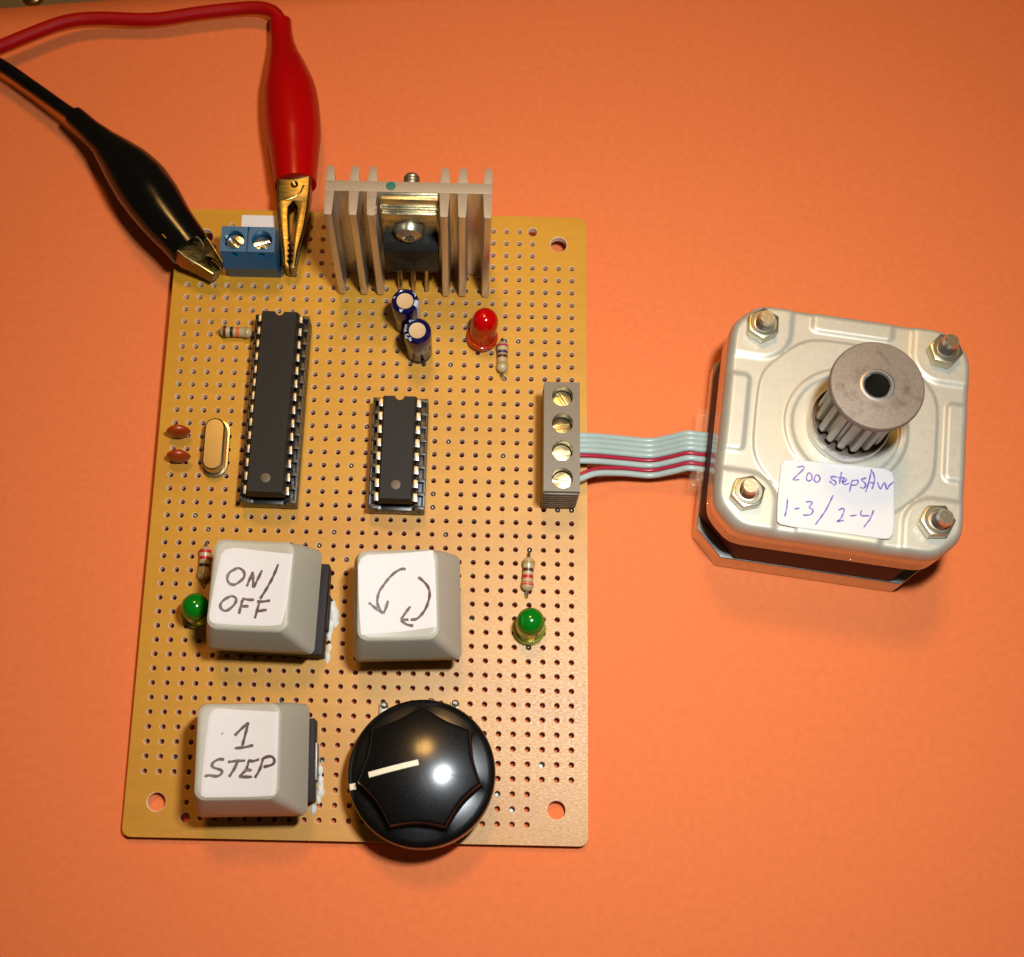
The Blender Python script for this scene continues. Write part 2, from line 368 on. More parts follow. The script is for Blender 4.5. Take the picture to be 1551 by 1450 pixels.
# ---- integrated circuits in sockets
def mkpin(hw): return mesh('pin', G().box(-hw - .2, hw, -.76, .76, 2.2, 2.75, 0, .1).box(hw - .4, hw, -.34, .34, -1.8, 2.5, 0, .08), 'pin')
def dip(rows_, c0, c1, rmid, wid, ztop, rot, nameL, sock_w, labs):
    L = rows_ * PT; cx = ((c0 + c1) / 2 - 14.5) * PT; cy = (22 - rmid) * PT
    sk = G(); hw = sock_w / 2
    # socket: two rails, end bars, small corner posts
    for s_ in (-1, 1):
        sk.box(min(s_ * (hw - 2.3), s_ * hw), max(s_ * (hw - 2.3), s_ * hw), -L / 2 - .2, L / 2 + .2, .5, 3.5, 0, .12)
        sk.box(-hw + 2.2, hw - 2.2, s_ * (L / 2 - .6) - .8, s_ * (L / 2 - .6) + .8, .5, 3.2, 0, .12)
        sk.box(-hw + .3, -hw + 1.4, s_ * (L / 2 - .9) - .6, s_ * (L / 2 - .9) + .6, -.05, .5); sk.box(hw - 1.4, hw - .3, s_ * (L / 2 - .9) - .6, s_ * (L / 2 - .9) + .6, -.05, .5)
        for k in range(rows_ + 1):
            y = (k - rows_ / 2) * PT
            sk.box(min(s_ * (hw - 1.75), s_ * (hw - .05)), max(s_ * (hw - 1.75), s_ * (hw - .05)), y - .32, y + .32, 3.4, 4.9, 0, .06)
        sk.box(min(s_ * (hw - .42), s_ * hw), max(s_ * (hw - .42), s_ * hw), -L / 2 - .1, L / 2 + .1, 3.4, 4.55, 0, .06)
    so = part('chip_socket', sk, 'socket', CB, BD(cx, cy), (0, 0, R(rot)), label=labs[0])
    b = G(); bw = wid / 2; bl = L / 2 - .25
    prof = [(bw - .25, bl - .25, ztop - 3.4), (bw, bl, ztop - 1.9), (bw, bl, ztop - 1.6), (bw - .35, bl - .25, ztop - .05), (bw - .42, bl - .32, ztop)]
    secs = [[(x, y, z) for x, y in ((-a, -q), (a, -q), (a, q), (.85, q), (.6, q - .55 * 1), (0, q - .8), (-.6, q - .55), (-.85, q), (-a, q))] for a, q, z in prof]
    loft(b, secs)
    # round moulding dimple near the lower end
    b.lathe([(.0, ztop + .012), (.82, ztop + .012), (.86, ztop + .002)][::-1], 24, 1, 0, -bl + 2.9)
    ic = part('integrated_circuit', b, ['chip', 'chipdot'], CB, BD(cx, cy), (0, 0, R(rot)), ang=20, label=labs[1])
    pinmesh = mkpin(.2 if rows_ == 14 else .34)
    for s_ in (-1, 1):
        for k in range(rows_):
            y = (k - (rows_ - 1) / 2) * PT
            put('pin', pinmesh, ic, (s_ * (bw + .38), y, ztop - 4.15), (0, 0, 0 if s_ > 0 else math.pi))
    return ic
dip(14, 6, 9, 15.3, 7.0, 8.6, -.9, 'mc', 10.1, ('long black socket under the larger chip', 'long dark grey chip with two rows of fourteen pins'))
dip(8, 15, 18, 18.55, 6.3, 8.3, -.4, 'drv', 10.1, ('short black socket under the smaller chip', 'short dark grey chip with two rows of eight pins'))

# ---- blue two-way terminal block
def screwhead(r, z, slot_ang, mname, depth=.35, w=.35):
    q = G(); n = 36
    q.lathe([(r, z - .9), (r, z - .12), (r - .15, z), (0, z + .05)], n)
    return q
bx0, bx1 = -29.1, -19.05
g = G()
prof = [(45.0, 0), (44.3, 5.2), (45.5, 10), (50.6, 10), (51.6, 5), (51.6, 0)]
n = len(prof)
v = [(bx0, y, z) for y, z in prof] + [(bx1, y, z) for y, z in prof]
f = [tuple(range(n - 1, -1, -1)), tuple(range(n, 2 * n))] + [(i, (i + 1) % n, n + (i + 1) % n, n + i)[::-1] for i in range(n) if i not in (1, 2)]
g.add(v, [q[::-1] for q in f])
xm = (bx0 + bx1) / 2
for x0, x1 in ((bx0, xm - .17), (xm + .17, bx1)):
    cell(g, x0, x1, 45.5, 50.6, (x0 + x1) / 2, 47.9, 1.85, 10, 2.6, 28, 0, 0, .08, 0)
zs = 9.2                                              # groove between the two ways
g.add([(xm - .17, 45.5, 10), (xm - .17, 50.6, 10), (xm - .17, 50.6, zs), (xm - .17, 45.5, zs), (xm + .17, 45.5, 10), (xm + .17, 50.6, 10), (xm + .17, 50.6, zs), (xm + .17, 45.5, zs)],
      [(0, 1, 2, 3), (4, 7, 6, 5), (3, 2, 6, 7), (1, 5, 6, 2), (0, 3, 7, 4)])
ql = G(); Ls = math.hypot(1.2, 4.8)                   # sloping face with its two test openings
for x0, x1 in ((bx0, xm), (xm, bx1)):
    cell(ql, x0, x1, 0, Ls, (x0 + x1) / 2 + .1, Ls - 1.0, .55, 0, 1.6, 20, 0, 0, .05, 0)
sl = math.atan2(4.8, 1.2)
ql.xf(Matrix.Translation((0, 44.3, 5.2)) @ Matrix.Rotation(sl, 4, 'X'))
g.add(ql.v, ql.f)
tb = part('terminal_block', g, ['blue'], CB, BD(0, 0), ang=25, label='blue two-way screw terminal block between the two test clips')
def slotted(r, w, ang):
    q = G(); n = 28
    for s_ in (-1, 1):
        pts = []; a0 = math.asin(w / r)
        for i in range(n // 2 + 1):
            a = a0 + (math.pi - 2 * a0) * i / (n // 2); pts.append((r * math.cos(a), s_ * r * math.sin(a)))
        if s_ < 0: pts = pts[::-1]
        q.prism(pts, -.5, 0, 0, .09)
    q.lathe([(r, -1.4), (r, -.48), (0, -.48)], n)
    return q.xf(Matrix.Rotation(R(ang), 4, 'Z'))
for i, (x, a) in enumerate((((bx0 + xm) / 2, -38), ((xm + bx1) / 2, 22))):
    part('screw', slotted(1.7, .28, a), 'screw', tb, (x, 47.9, 8.75), (R(-9 if i else 4), R(5 if i else -3), 0))
# white paper flag behind the block
g = G(); g.box(-27.4, -20.75, 52.2, 58.0, .06, .32)
part('white_flag', g, 'sticker', CB, BD(0, 0), label='small white paper rectangle behind the blue terminal block')
g = G().box(-21.0, -20.75, 53.0, 53.25, 0, 2.2)
part('pin_stub', g, 'tin', CB, BD(0, 0))

# ---- taupe four-way terminal block
g = G(); x0, x1, y0, y1, H = 31.1, 37.5, .45, 20.85, 10.8
v = [(x, y, z) for z in (0, H) for x, y in ((x0, y0), (x1, y0), (x1, y1), (x0, y1))]
g.add(v, [(3, 2, 1, 0), (0, 1, 5, 4), (2, 3, 7, 6), (3, 0, 4, 7)])
ys = [2.85 + 5.1 * k for k in range(4)]
for k, yc in enumerate(ys):
    a = y0 if k == 0 else ys[k] - 2.55; b = y1 if k == 3 else ys[k] + 2.55
    cell(g, x0, x1, a, b, 34.4, yc, 1.85, H, 4.0, 28, 0, 0, .06, 0)
for k in range(7):
    z = 1.0 + k * 1.35; g.box(x0 + .15, x1 - .15, y0 - .28, y0 + .02, z, z + .75, 0, .08)
ql = G()                                              # outer side with four wire entries
for k, yc in enumerate(ys):
    a = y0 if k == 0 else ys[k] - 2.55; b = y1 if k == 3 else ys[k] + 2.55
    cell(ql, a, b, 0, H, yc, 3.4, 1.7, 0, 2.2, 24, 0, 0, .05, 0)
ql.v = [(x1 + z, x, y) for x, y, z in ql.v]
g.add(ql.v, ql.f)
tf = part('terminal_block', g, ['taupe'], CB, BD(0, 0), ang=25, label='taupe four-way screw terminal block clamping the ribbon cable')
for yc, a in zip(ys, (-5, 14, 16, -58)):
    part('screw', slotted(1.72, .3, a), 'brass', tf, (34.4, yc, H - 2.1), (R(random.uniform(-6, 6)), R(random.uniform(-6, 6)), 0))

# ---- heat sink with regulator
HS = Matrix.Translation((6.55, 47.4, .3)) @ Matrix.Rotation(-math.atan2(1.5, 29.3), 4, 'X')
g = G(); HH = 29.3
def fin(x, y0, y1, w0, w1): return [(x - w0, y0), (x + w0, y0), (x + w1, y1), (x - w1, y1)]
fx = (-13.65, -9.4, -6.3, 6.2, 9.3, 13.7)
half = 13.65 + .75
g.box(-half, half, -1.05, 1.05, 0, HH, 0, .12)
for k, x in enumerate(fx):
    fr = [(x - .68, -5.5), (x - .5, -5.72), (x + .5, -5.72), (x + .68, -5.5), (x + .9, -1.0), (x - .9, -1.0)]
    bk = [(x - .88, 1.0), (x + .88, 1.0), (x + .68, 3.3), (x + .4, 4.0), (x - .4, 4.0), (x - .68, 3.3)]
    if k in (0, 5):
        s_ = -1 if k == 0 else 1
        fr = [(min(max(px_, -half), half), py_) for px_, py_ in fr]
        bk = [(min(max(px_, -half), half), py_) for px_, py_ in bk]
    g.prism(fr, .02, HH + .01, 0, .07); g.prism(bk, .02, HH + .01, 0, .07)
hs = put('heat_sink', None, CB); bpy.data.objects.remove(hs)
me = mesh('heat_sink', g, ['alu', 'alucut'], 25)
for p in me.polygons:
    if p.normal.z > .9: p.material_index = 1
hs = put('heat_sink', me, CB, (0, 0, 0), label='finned aluminium heat sink standing at the top edge of the board')
hs.matrix_local = Matrix.Translation((6.55 * S, 47.4 * S, (.3 + T) * S)) @ Matrix.Rotation(-math.atan2(1.5, 29.3), 4, 'X')
part('paint_dot', G().lathe([(.85, HH + .03), (.6, HH + .06), (0, HH + .07)], 16), 'green_dot', hs, (-3.1, .1, 0), label='green paint dot on the heat sink top')
def thread(r, z0, z1, pitch=.5, n=20):
    prof = [(0, z0)]; z = z0
    while z < z1 - pitch:
        prof += [(r - .2, z), (r, z + pitch * .5)]; z += pitch
    prof += [(r - .16, z), (r - .3, z1), (0, z1)]
    return prof
sx = part('clamping_screw', G().lathe(thread(1.45, 0, 6.2, .6), 20, 0), 'studtop', hs, (0, .9, 21.5), (R(-90), 0, 0), label='threaded screw end behind the heat sink')
# regulator (local frame of the heat sink: web front at y = -1.05)
rg = G(); RX = .05
bodyp = [(-5.4, 9.2), (-5.4, 16.4), (-4.2, 17.6), (-2.3, 17.6), (-2.3, 9.0), (-4.6, 8.8)]
n = len(bodyp)
v, f = [(RX - 4.95, y, z) for y, z in bodyp] + [(RX + 4.95, y, z) for y, z in bodyp], [tuple(range(n)), tuple(range(2 * n - 1, n - 1, -1))] + [(i, n + i, n + (i + 1) % n, (i + 1) % n) for i in range(n)]
v, f = bevel(v, f, .18, 2); rg.add(v, f)
reg = part('voltage_regulator', rg, 'reg', hs, label='black three-legged voltage regulator bolted to the heat sink')
tabg = G().box(RX - 5.1, RX + 5.1, -2.35, -1.06, 10, 26.0, 0, .12); tabg.box(RX - 4.9, RX + 4.9, -3.0, -2.34, 22.4, 25.2, 0, .25)
tabg.box(RX - 5.05, RX + 5.05, -2.1, -1.07, 26.2, 28.6, 0, .3)
part('metal_tab', tabg, 'tab', reg)
bh = G().lathe([(0, -.55), (.5, -.5), (.62, .05), (1.2, .35), (2.3, -.2), (2.75, -1.0), (2.8, -1.8)], 28)
for k in range(4):
    a = k * math.pi / 2 + .2; c, s_ = math.cos(a), math.sin(a)
    bh.box(-.18, .18, .2, 1.3, -.05, .42, 1)
    bh.v[-8:] = [(x * c - y * s_, x * s_ + y * c, z) for x, y, z in bh.v[-8:]]
part('bolt_head', bh, ['chromate', 'studtop'], reg, (RX - .2, -4.3, 19.6), (R(90), 0, 0))
for k in (-1, 0, 1):
    part('leg', G().tube([(RX + 2.54 * k, -3.0, 9.2), (RX + 2.54 * k, -3.3, 5), (RX + 2.54 * k, -4.2, 2.4), (RX + 2.54 * k, -4.4, -1.2)], .42, 6), 'tin', reg)
def glyphs(rows_of_text, x0, z0, h, wd, gap):
    seg = {'A': [[(0, 0), (.5, 1), (1, 0)], [(.25, .4), (.75, .4)]], 'V': [[(0, 1), (.5, 0), (1, 1)]], 'C': [[(1, .9), (.3, 1), (0, .5), (.3, 0), (1, .1)]],
           'M': [[(0, 0), (0, 1), (.5, .4), (1, 1), (1, 0)]], 'L': [[(0, 1), (0, 0), (1, 0)]], '7': [[(0, 1), (1, 1), (.4, 0)]], '8': [[(.5, .5), (0, .75), (.5, 1), (1, .75), (.5, .5), (0, .25), (.5, 0), (1, .25), (.5, .5)]],
           '0': [[(.5, 0), (0, .5), (.5, 1), (1, .5), (.5, 0)]], '5': [[(1, 1), (0, 1), (0, .55), (.8, .55), (1, .3), (.7, 0), (0, 0)]], 'E': [[(1, 1), (0, 1), (0, 0), (1, 0)], [(0, .5), (.8, .5)]], 'N': [[(0, 0), (0, 1), (1, 0), (1, 1)]], 'R': [[(0, 0), (0, 1), (1, .9), (1, .6), (0, .5), (1, 0)]], 'I': [[(.5, 0), (.5, 1)]], 'H': [[(0, 0), (0, 1)], [(1, 0), (1, 1)], [(0, .5), (1, .5)]], ' ': [], '2': [[(0, .8), (.5, 1), (1, .75), (0, 0), (1, 0)]]}
    out = []; 
    for ri, t in enumerate(rows_of_text):
        for ci, ch in enumerate(t):
            for sgm in seg[ch]: out.append([(x0 + ci * (wd + gap) + px_ * wd, z0 - ri * h * 1.5 + py_ * h) for px_, py_ in sgm])
    return out
tg = G(); strokes(tg, glyphs(['AV    ML', '7805 ACV', 'HLNZ 805'.replace('Z', '2')], -2.7, 13.0, .75, .5, .22), .12, lambda x, y: 0)
tg.v = [(x + RX, -5.42 - z * .3, y) for x, y, z in tg.v]
part('printed_marking', tg, 'regtext', reg)

# ---- electrolytic capacitors
def ecap(x, y, h, rotz, marks, label):
    q = G().lathe([(0, .1), (2.1, .1), (2.42, .4), (2.42, .9), (2.28, 1.25), (2.28, 1.5), (2.5, 1.8), (2.52, h - .8), (2.42, h - .42), (2.22, h - .12), (2.02, h), (1.8, h - .08), (1.5, h - .34)], 40)
    o = part('electrolytic_capacitor', q, 'sleeve', CB, BD(x, y), (0, 0, R(rotz)), ang=45, label=label)
    part('metal_top', G().lathe([(1.54, h - .30), (1.4, h - .33), (0, h - .3)], 32), 'captop', o)
    mk = G(); strokes(mk, marks, .22, lambda a, b: h - abs(math.hypot(a, b) - 2.02) * (.5 if math.hypot(a, b) < 2.02 else .75), 0); part('printed_mark', mk, 'print', o)
    if x < 7:
        st = G(); a0 = -12; vs = []
        for k in range(7):
            a = R(a0 + k * 5.5)
            vs += [(rr * math.cos(a), rr * math.sin(a), zz) for rr, zz in ((1.78, h - .06), (2.02, h + .03), (2.25, h - .09), (2.45, h - .39), (2.55, h - .8), (2.535, 2))]
        st.add(vs, [(6 * k + j, 6 * k + j + 1, 6 * k + 7 + j, 6 * k + 6 + j) for k in range(6) for j in range(5)])
        part('polarity_stripe', st, 'print', o)
    return o
ecap(5.55, 36.0, 11, -18, [[(-.35, -1.85), (.0, -2.3), (.3, -1.8)], [(-.2, -2.05), (.25, -2.05)], [(.8, 1.9), (1.35, 1.8), (1.5, 1.3)], [(-1.9, .1), (-2.15, -.3)]], 'dark blue capacitor just below the regulator legs with a pale side stripe')
ecap(8.0, 30.25, 11, 0, [[(-1.75, .75), (-2.25, 1.0)], [(-1.85, .42), (-2.35, .6)], [(-1.9, .1), (-2.42, .18)], [(-1.9, -.25), (-2.4, -.2)], [(-1.5, -1.05), (-1.95, -.95), (-2.05, -1.35), (-1.7, -1.6)], [(-1.0, -1.65), (-1.4, -1.6), (-1.25, -2.0), (-.95, -1.95)], [(-1.2, 1.5), (-1.5, 1.75), (-1.1, 2.0)]], 'dark blue capacitor with pale dashes on its rim, farther from the heat sink')

# ---- LEDs
ledg = G().lathe([(0, .3), (2.9, .3), (2.95, .45), (2.95, 1.25), (2.85, 1.35), (2.5, 1.4), (2.48, 2.6), (2.46, 6.0), (2.40, 6.6), (2.2, 7.25), (1.9, 7.8), (1.45, 8.25), (.9, 8.5), (.4, 8.6), (0, 8.62)], 40,
                 mis=[1] * 6 + [1] + [0] * 8)
ledcup = G().lathe([(0, 2.0), (.9, 2.0), (1.1, 2.9), (.8, 2.9), (0, 2.5)], 16).box(-1.2, -.2, -.25, .25, 0.4, 2.1).box(.3, 1.1, -.25, .25, .4, 2.6)
cupm = mesh('lead_frame', ledcup, 'tin')
ledlead = mesh('lead', G().tube([(0, 0, .6), (0, 0, -1.5 - TH)], .27, 6), 'tin')
meR = mesh('red_led', ledg, ['led_red', 'led_red_base'], 40); meG = mesh('green_led', ledg, ['led_green', 'led_green_base'], 40)
def led(me, x, y, tilt, label, rz=0, z=0):
    o = put('indicator_led', me, CB, BD(x, y, z), (R(tilt[0]), R(tilt[1]), R(rz)), label=label)
    put('lead_frame', cupm, o)
    for s_ in (-1.27, 1.27): put('lead', ledlead, o, (s_, 0, 0))
led(meR, 19.75, 33.1, (-11, 5), 'red round LED below the right end of the heat sink', z=.2)
led(meG, 29.25, -22.2, (-3, 0), 'green round LED standing clear below a striped resistor')
led(meG, -29.7, -20.6, (0, 6), 'green round LED tucked against the ON/OFF keycap')

# ---- resistors (local axis X, lying on the board)
def resistor(p0, p1, bands, label, L=6.2, z=1.15, rad=1.08):
    p0, p1 = Vector((*p0, 0)), Vector((*p1, 0)); c = (p0 + p1) / 2; d = (p1 - p0); ang = math.atan2(d.y, d.x); ln = d.length
    e = L / 2; q = G()
    prof = [(0, -e), (.35, -e), (.75, -e + .25), (rad * 1.02, -e + .7), (rad * 1.04, -e + 1.3), (rad * .9, -e + 1.9), (rad * .88, 0), (rad * .9, e - 1.9), (rad * 1.04, e - 1.3), (rad * 1.02, e - .7), (.75, e - .25), (.35, e), (0, e)]
    q.lathe(prof, 24).xf(Matrix.Rotation(R(90), 4, 'Y'))
    o = part('resistor', q, 'resistor', CB, BD(c.x, c.y, z), (0, 0, ang), ang=50, label=label)
    def rad_at(x):
        pr = [(b, a) for a, b in prof]
        for (xa, ra), (xb, rb) in zip(pr, pr[1:]):
            if xa <= x <= xb: return ra + (rb - ra) * (x - xa) / max(xb - xa, 1e-6)
        return 0
    for x, cn in bands:
        bg_ = G().lathe([(rad_at(x - .28) , x - .3), (rad_at(x - .25) + .025, x - .27), (rad_at(x + .25) + .025, x + .27), (rad_at(x + .28), x + .3)], 24).xf(Matrix.Rotation(R(90), 4, 'Y'))
        part('colour_band', bg_, cn, o)
    for s_ in (-1, 1):
        part('lead', G().tube([(s_ * (e - .2), 0, 0), (s_ * (e + .1), 0, 0), (s_ * max(ln / 2 - .15, e + .2), 0, -.2), (s_ * max(ln / 2, e + .35), 0, -.7), (s_ * max(ln / 2, e + .35), 0, -z - 2.6)], .28, 8), 'tin', o)
    return o
resistor((-30.2, 33.2), (-23.0, 33.0), [(-2.1, 'b_brown'), (-.8, 'b_black'), (.35, 'b_orange'), (1.9, 'b_gold')], 'striped resistor lying sideways against the long chip')
resistor((23.65, 33.1), (23.75, 25.4), [(-2.2, 'b_magenta'), (-.85, 'b_violet'), (.0, 'b_brown'), (1.5, 'b_gold')], 'striped resistor beside the red LED')
resistor((28.75, -16.4), (29.1, -8.3), [(-1.85, 'b_red'), (-.55, 'b_red'), (.7, 'b_brown'), (2.05, 'b_gold')], 'striped resistor above the free-standing green LED')
resistor((-29.1, -7.9), (-29.1, -15.5), [(-2.1, 'b_red'), (-.9, 'b_red'), (.45, 'b_black'), (1.8, 'b_gold')], 'striped resistor beside the ON/OFF keycap')

# ---- crystal
g = G()
def stad(hx_, hy_, z, n=10):
    o_ = []
    for k in range(n + 1): a = math.pi * k / n; o_.append((hx_ * math.cos(a), hy_ - hx_ + hx_ * math.sin(a), z))
    for k in range(n + 1): a = math.pi + math.pi * k / n; o_.append((hx_ * math.cos(a), -hy_ + hx_ + hx_ * math.sin(a), z))
    return o_
loft(g, [stad(2.3, 5.55, .25), stad(2.38, 5.62, .35), stad(2.38, 5.62, .65), stad(2.3, 5.55, .75), stad(1.98, 5.1, .8), stad(1.95, 5.05, 3.05), stad(1.86, 4.95, 3.35), stad(1.6, 4.7, 3.5)])
xt = part('quartz_crystal', g, 'xtal', CB, BD(-28.75, 10.15), ang=22, label='pill-shaped metal crystal can beside the long chip')
for s_ in (-2.4, 2.4): part('lead', G().tube([(0, s_, .3), (0, s_, -3)], .22, 6), 'tin', xt)
# ---- ceramic disc capacitors
def cercap(x, y, rz, label):
    q = G(); secs = []
    for k in range(13):
        a = math.pi * k / 12; zz = 2.5 - 2.2 * math.cos(a); s_ = max(math.sin(a), .04)
        secs.append([(2.2 * s_ * math.cos(t), .92 * s_ ** .7 * math.sin(t) * abs(math.sin(t)) ** .35, zz) for t in [2 * math.pi * j / 24 for j in range(24)]])
    loft(q, secs)
    o = part('ceramic_capacitor', q, 'ceramic', CB, BD(x, y), (R(-4), 0, R(rz)), ang=60, label=label)
    for s_ in (-1.27, 1.27): part('lead', G().tube([(s_, 0, 1.2), (s_, -.1, 0), (s_, -.1, -2.6)], .26, 6), 'tin', o)
cercap(-35.5, 12.5, 4, 'orange-brown ceramic capacitor beside the upper half of the crystal can')
cercap(-35.1, 7.75, 2, 'orange-brown ceramic capacitor beside the lower half of the crystal can')

# ---- push buttons with keycaps
KZ, KH = 8.0, 8.6
def ktop(x, y): return KH - .55 + .6 * ((x + 1.3) / 6.5) ** 2 - .012 * (y - .8)
def keycap(cx, cy, rot, sticker, ink, dx, label, slabel, swx, glue):
    q = G(); nq = 7
    def sec(hx_, hy_, r, cx_, cy_, z): return [(x, y, z) for x, y in rrect_d(hx_, hy_, r, nq, cx_, cy_)]
    secs = [sec(8.2, 8.2, .6, 0, 0, 1.2), sec(8.9, 8.9, 1.0, 0, 0, .05), sec(9.1, 9.1, 1.1, 0, 0, 0), sec(9.2, 9.2, 1.2, 0, 0, .25)]
    for t in (.15, .35, .6, .8, .93, 1.0):
        b = math.sin(t * math.pi) * .12
        secs.append([(x, y, .25 + (ktop(x, y) - .55) * t) for x, y, _ in sec(9.2 - 2.5 * t + b, 9.2 - 1.55 * t + b, 1.2 + .5 * t, -1.3 * t, .75 * t, 0)])
    rings = [(6.62, 7.57, .3), (6.5, 7.45, .6), (6.32, 7.27, .85), (6.05, 7.0, 1.0), (5.2, 6.0, 1), (4, 4.6, 1), (2.6, 3, 1), (1.2, 1.4, 1)]
    for hx_, hy_, t in rings:
        pts = rrect_d(hx_, hy_, min(1.8, hx_ * .3), nq, -1.3, .75)
        secs.append([(x, y, (ktop(x, y) - .35) * (1 - t) + ktop(x, y) * t) for x, y in pts])
    loft(q, secs)
    o = part('push_button', q, 'key', CB, BD(cx, cy, KZ), (0, 0, R(rot)), ang=38, label=label)
    # sticker follows the dished top
    st = G(); cxs = sum(p[0] for p in sticker) / len(sticker); cys = sum(p[1] for p in sticker) / len(sticker)
    dense = []
    for a, b in zip(sticker, sticker[1:] + sticker[:1]):
        k = max(1, int(math.hypot(b[0] - a[0], b[1] - a[1]) / .8)); dense += [(a[0] + (b[0] - a[0]) * i / k, a[1] + (b[1] - a[1]) * i / k) for i in range(k)]
    nn = len(dense); rgs = [1, .97, .85, .65, .45, .25, .1]
    vs = [(cxs + (x - cxs) * s_, cys + (y - cys) * s_, ktop(cxs + (x - cxs) * s_, cys + (y - cys) * s_) + (.07 if s_ < 1 else .03)) for s_ in rgs for x, y in dense]
    fs = [(i * nn + j, i * nn + (j + 1) % nn, (i + 1) * nn + (j + 1) % nn, (i + 1) * nn + j) for i in range(len(rgs) - 1) for j in range(nn)] + [tuple(range((len(rgs) - 1) * nn, len(rgs) * nn))]
    st.add(vs, fs if orient(dense) else [q_[::-1] for q_ in fs])
    part('paper_sticker', st, 'sticker', o, ang=60, label=slabel)
    ik = G(); strokes(ik, ink, .46, lambda x, y: ktop(x, y) + .06); part('handwriting', ik, 'ink', o)
    # switch housing under the cap
    sw = G(); sx0, sx1, sy0, sy1 = swx
    sw.box(sx0, sx1, sy0, sy1, -KZ, -KZ + 4.6, 0, .25); sw.box(sx0 + 1.6, sx1 - 1.5, sy0 + 1.6, sy1 - 1.6, -KZ + 4.5, -.9, 0, .3); sw.box(-2.5, 1.5, -2.5, 2.5, -1.2, 3)
    so = part('switch_housing', sw, 'switch', o)
    part('side_clip', G().box(sx1 - .05, sx1 + .35, (sy0 + sy1) / 2 - 3.4, (sy0 + sy1) / 2 + 2.9, -KZ + .3, -KZ + 3.4, 0, .1), 'switch_metal' if glue == 3 else 'switch', o)
    return o
def orient(p): return sum(a[0] * b[1] - b[0] * a[1] for a, b in zip(p, p[1:] + p[:1])) > 0
K1s = [(-6.8, 5.6), (-6.2, 6.51), (-5.04, 6.96), (-3.67, 6.99), (5.3, 6.29), (5.15, 0.75), (4.9, -3.08), (4.56, -5.25), (4.27, -5.77), (2.68, -6.02), (-2.9, -6.12), (-6.81, -6.05), (-7.5, -5.67), (-7.7, -4.74), (-7.4, -0.04)]
K1i = [[(-3.85, 3.54), (-5.05, 2.69), (-5.37, 1.63), (-4.95, 0.86), (-4.16, 0.64), (-3.28, 1.21), (-2.59, 2.11), (-2.76, 2.98), (-3.41, 3.48), (-3.85, 3.54)], [(-2.01, 0.48), (-1.23, 3.06)], [(-1.23, 3.06), (-0.88, 0.28)], [(-0.88, 0.28), (-0.26, 1.88), (0.29, 3.39)], [(2.93, 4.49), (2.27, 2.35), (1.42, 0.39), (0.4, -1.57)], [(-4.4, -1.28), (-5.52, -2.03), (-6.03, -2.92), (-5.69, -3.68), (-4.91, -3.81), (-4.05, -3.08), (-3.54, -2.19), (-3.69, -1.51), (-4.4, -1.28)], [(-2.47, -1.79), (-2.69, -3.1), (-2.83, -4.23)], [(-2.57, -1.63), (-1.45, -1.75), (-0.52, -1.7)], [(-2.7, -2.93), (-1.35, -2.86)], [(-0.06, -2.02), (0.95, -1.97), (2.13, -1.75)], [(0.36, -2.0), (0.09, -3.66), (-0.14, -4.87)], [(0.09, -3.66), (1.76, -3.32)]]
K2s = [(-7.9, 5.63), (-7.4, 6.93), (-6.33, 7.6), (4.7, 8.1), (5.0, 3.7), (5.1, -0.37), (5.15, -4.96), (-0.64, -5.55), (-7.36, -6.04), (-7.6, -3.31), (-7.8, 0.73)]
K2i = [[(0.08, 5.04), (-0.72, 5.06), (-1.85, 4.43), (-2.82, 3.47), (-3.62, 2.42), (-4.34, 1.3), (-4.66, 0.17), (-4.66, -0.8), (-4.27, -1.78), (-3.72, -2.44)], [(-6.1, -0.61), (-4.91, -1.6), (-3.72, -2.44)], [(-2.91, -0.27), (-3.32, -1.64), (-3.72, -2.44)], [(2.15, 3.61), (2.94, 2.93), (3.73, 1.94), (4.03, 0.96), (3.94, -0.18), (3.36, -1.78), (2.55, -2.89), (1.75, -3.52), (0.8, -3.58)], [(0.48, -3.57), (-0.79, -3.54)], [(0.82, -1.32), (0.02, -2.35), (-0.79, -3.54)], [(-0.79, -3.62), (0.16, -4.37), (1.27, -4.63)]]
K3s = [(-6.2, 6.41), (-5.58, 7.39), (-4.93, 7.66), (5.1, 6.91), (5.15, 6.09), (5.0, -6.06), (4.69, -6.4), (0.87, -6.5), (-6.3, -6.5), (-6.88, -6.2), (-6.94, -5.09), (-6.74, -0.28)]
K3i = [[(-1.95, 3.23), (-0.83, 4.36), (0.21, 5.33)], [(0.21, 5.33), (-0.15, 3.7), (-0.65, 1.59)], [(-1.87, 1.2), (-0.4, 1.34), (1.16, 1.64)], [(-3.45, -0.56), (-4.43, -0.55), (-5.31, -1.18), (-5.2, -1.75), (-3.87, -2.25), (-3.77, -2.73), (-4.49, -3.21), (-5.81, -3.03), (-6.42, -3.26)], [(-2.86, -0.98), (-1.63, -0.83), (-0.08, -0.77)], [(-1.3, -0.92), (-1.83, -2.12), (-2.6, -3.31)], [(0.34, -0.78), (1.32, -0.87), (2.22, -0.56)], [(0.5, -0.86), (0.14, -2.15), (-0.41, -2.78), (-0.97, -3.34)], [(-0.97, -3.34), (0.1, -3.35), (1.16, -3.37)], [(0.14, -2.23), (1.04, -2.32)], [(2.79, -0.65), (2.35, -2.18), (1.57, -3.53)], [(2.55, -0.65), (3.44, -0.25), (4.26, -0.26), (4.69, -0.84), (4.38, -1.48), (2.91, -1.86)], [(-4.02, 3.62), (-3.86, 3.52)]]
keycap(-16.7, -19.4, -1.5, K1s, K1i, 0, 'beige keycap push button marked ON/OFF', 'white sticker handwritten ON/OFF', (-5.5, 10.2, -8.6, 7.6), 1)
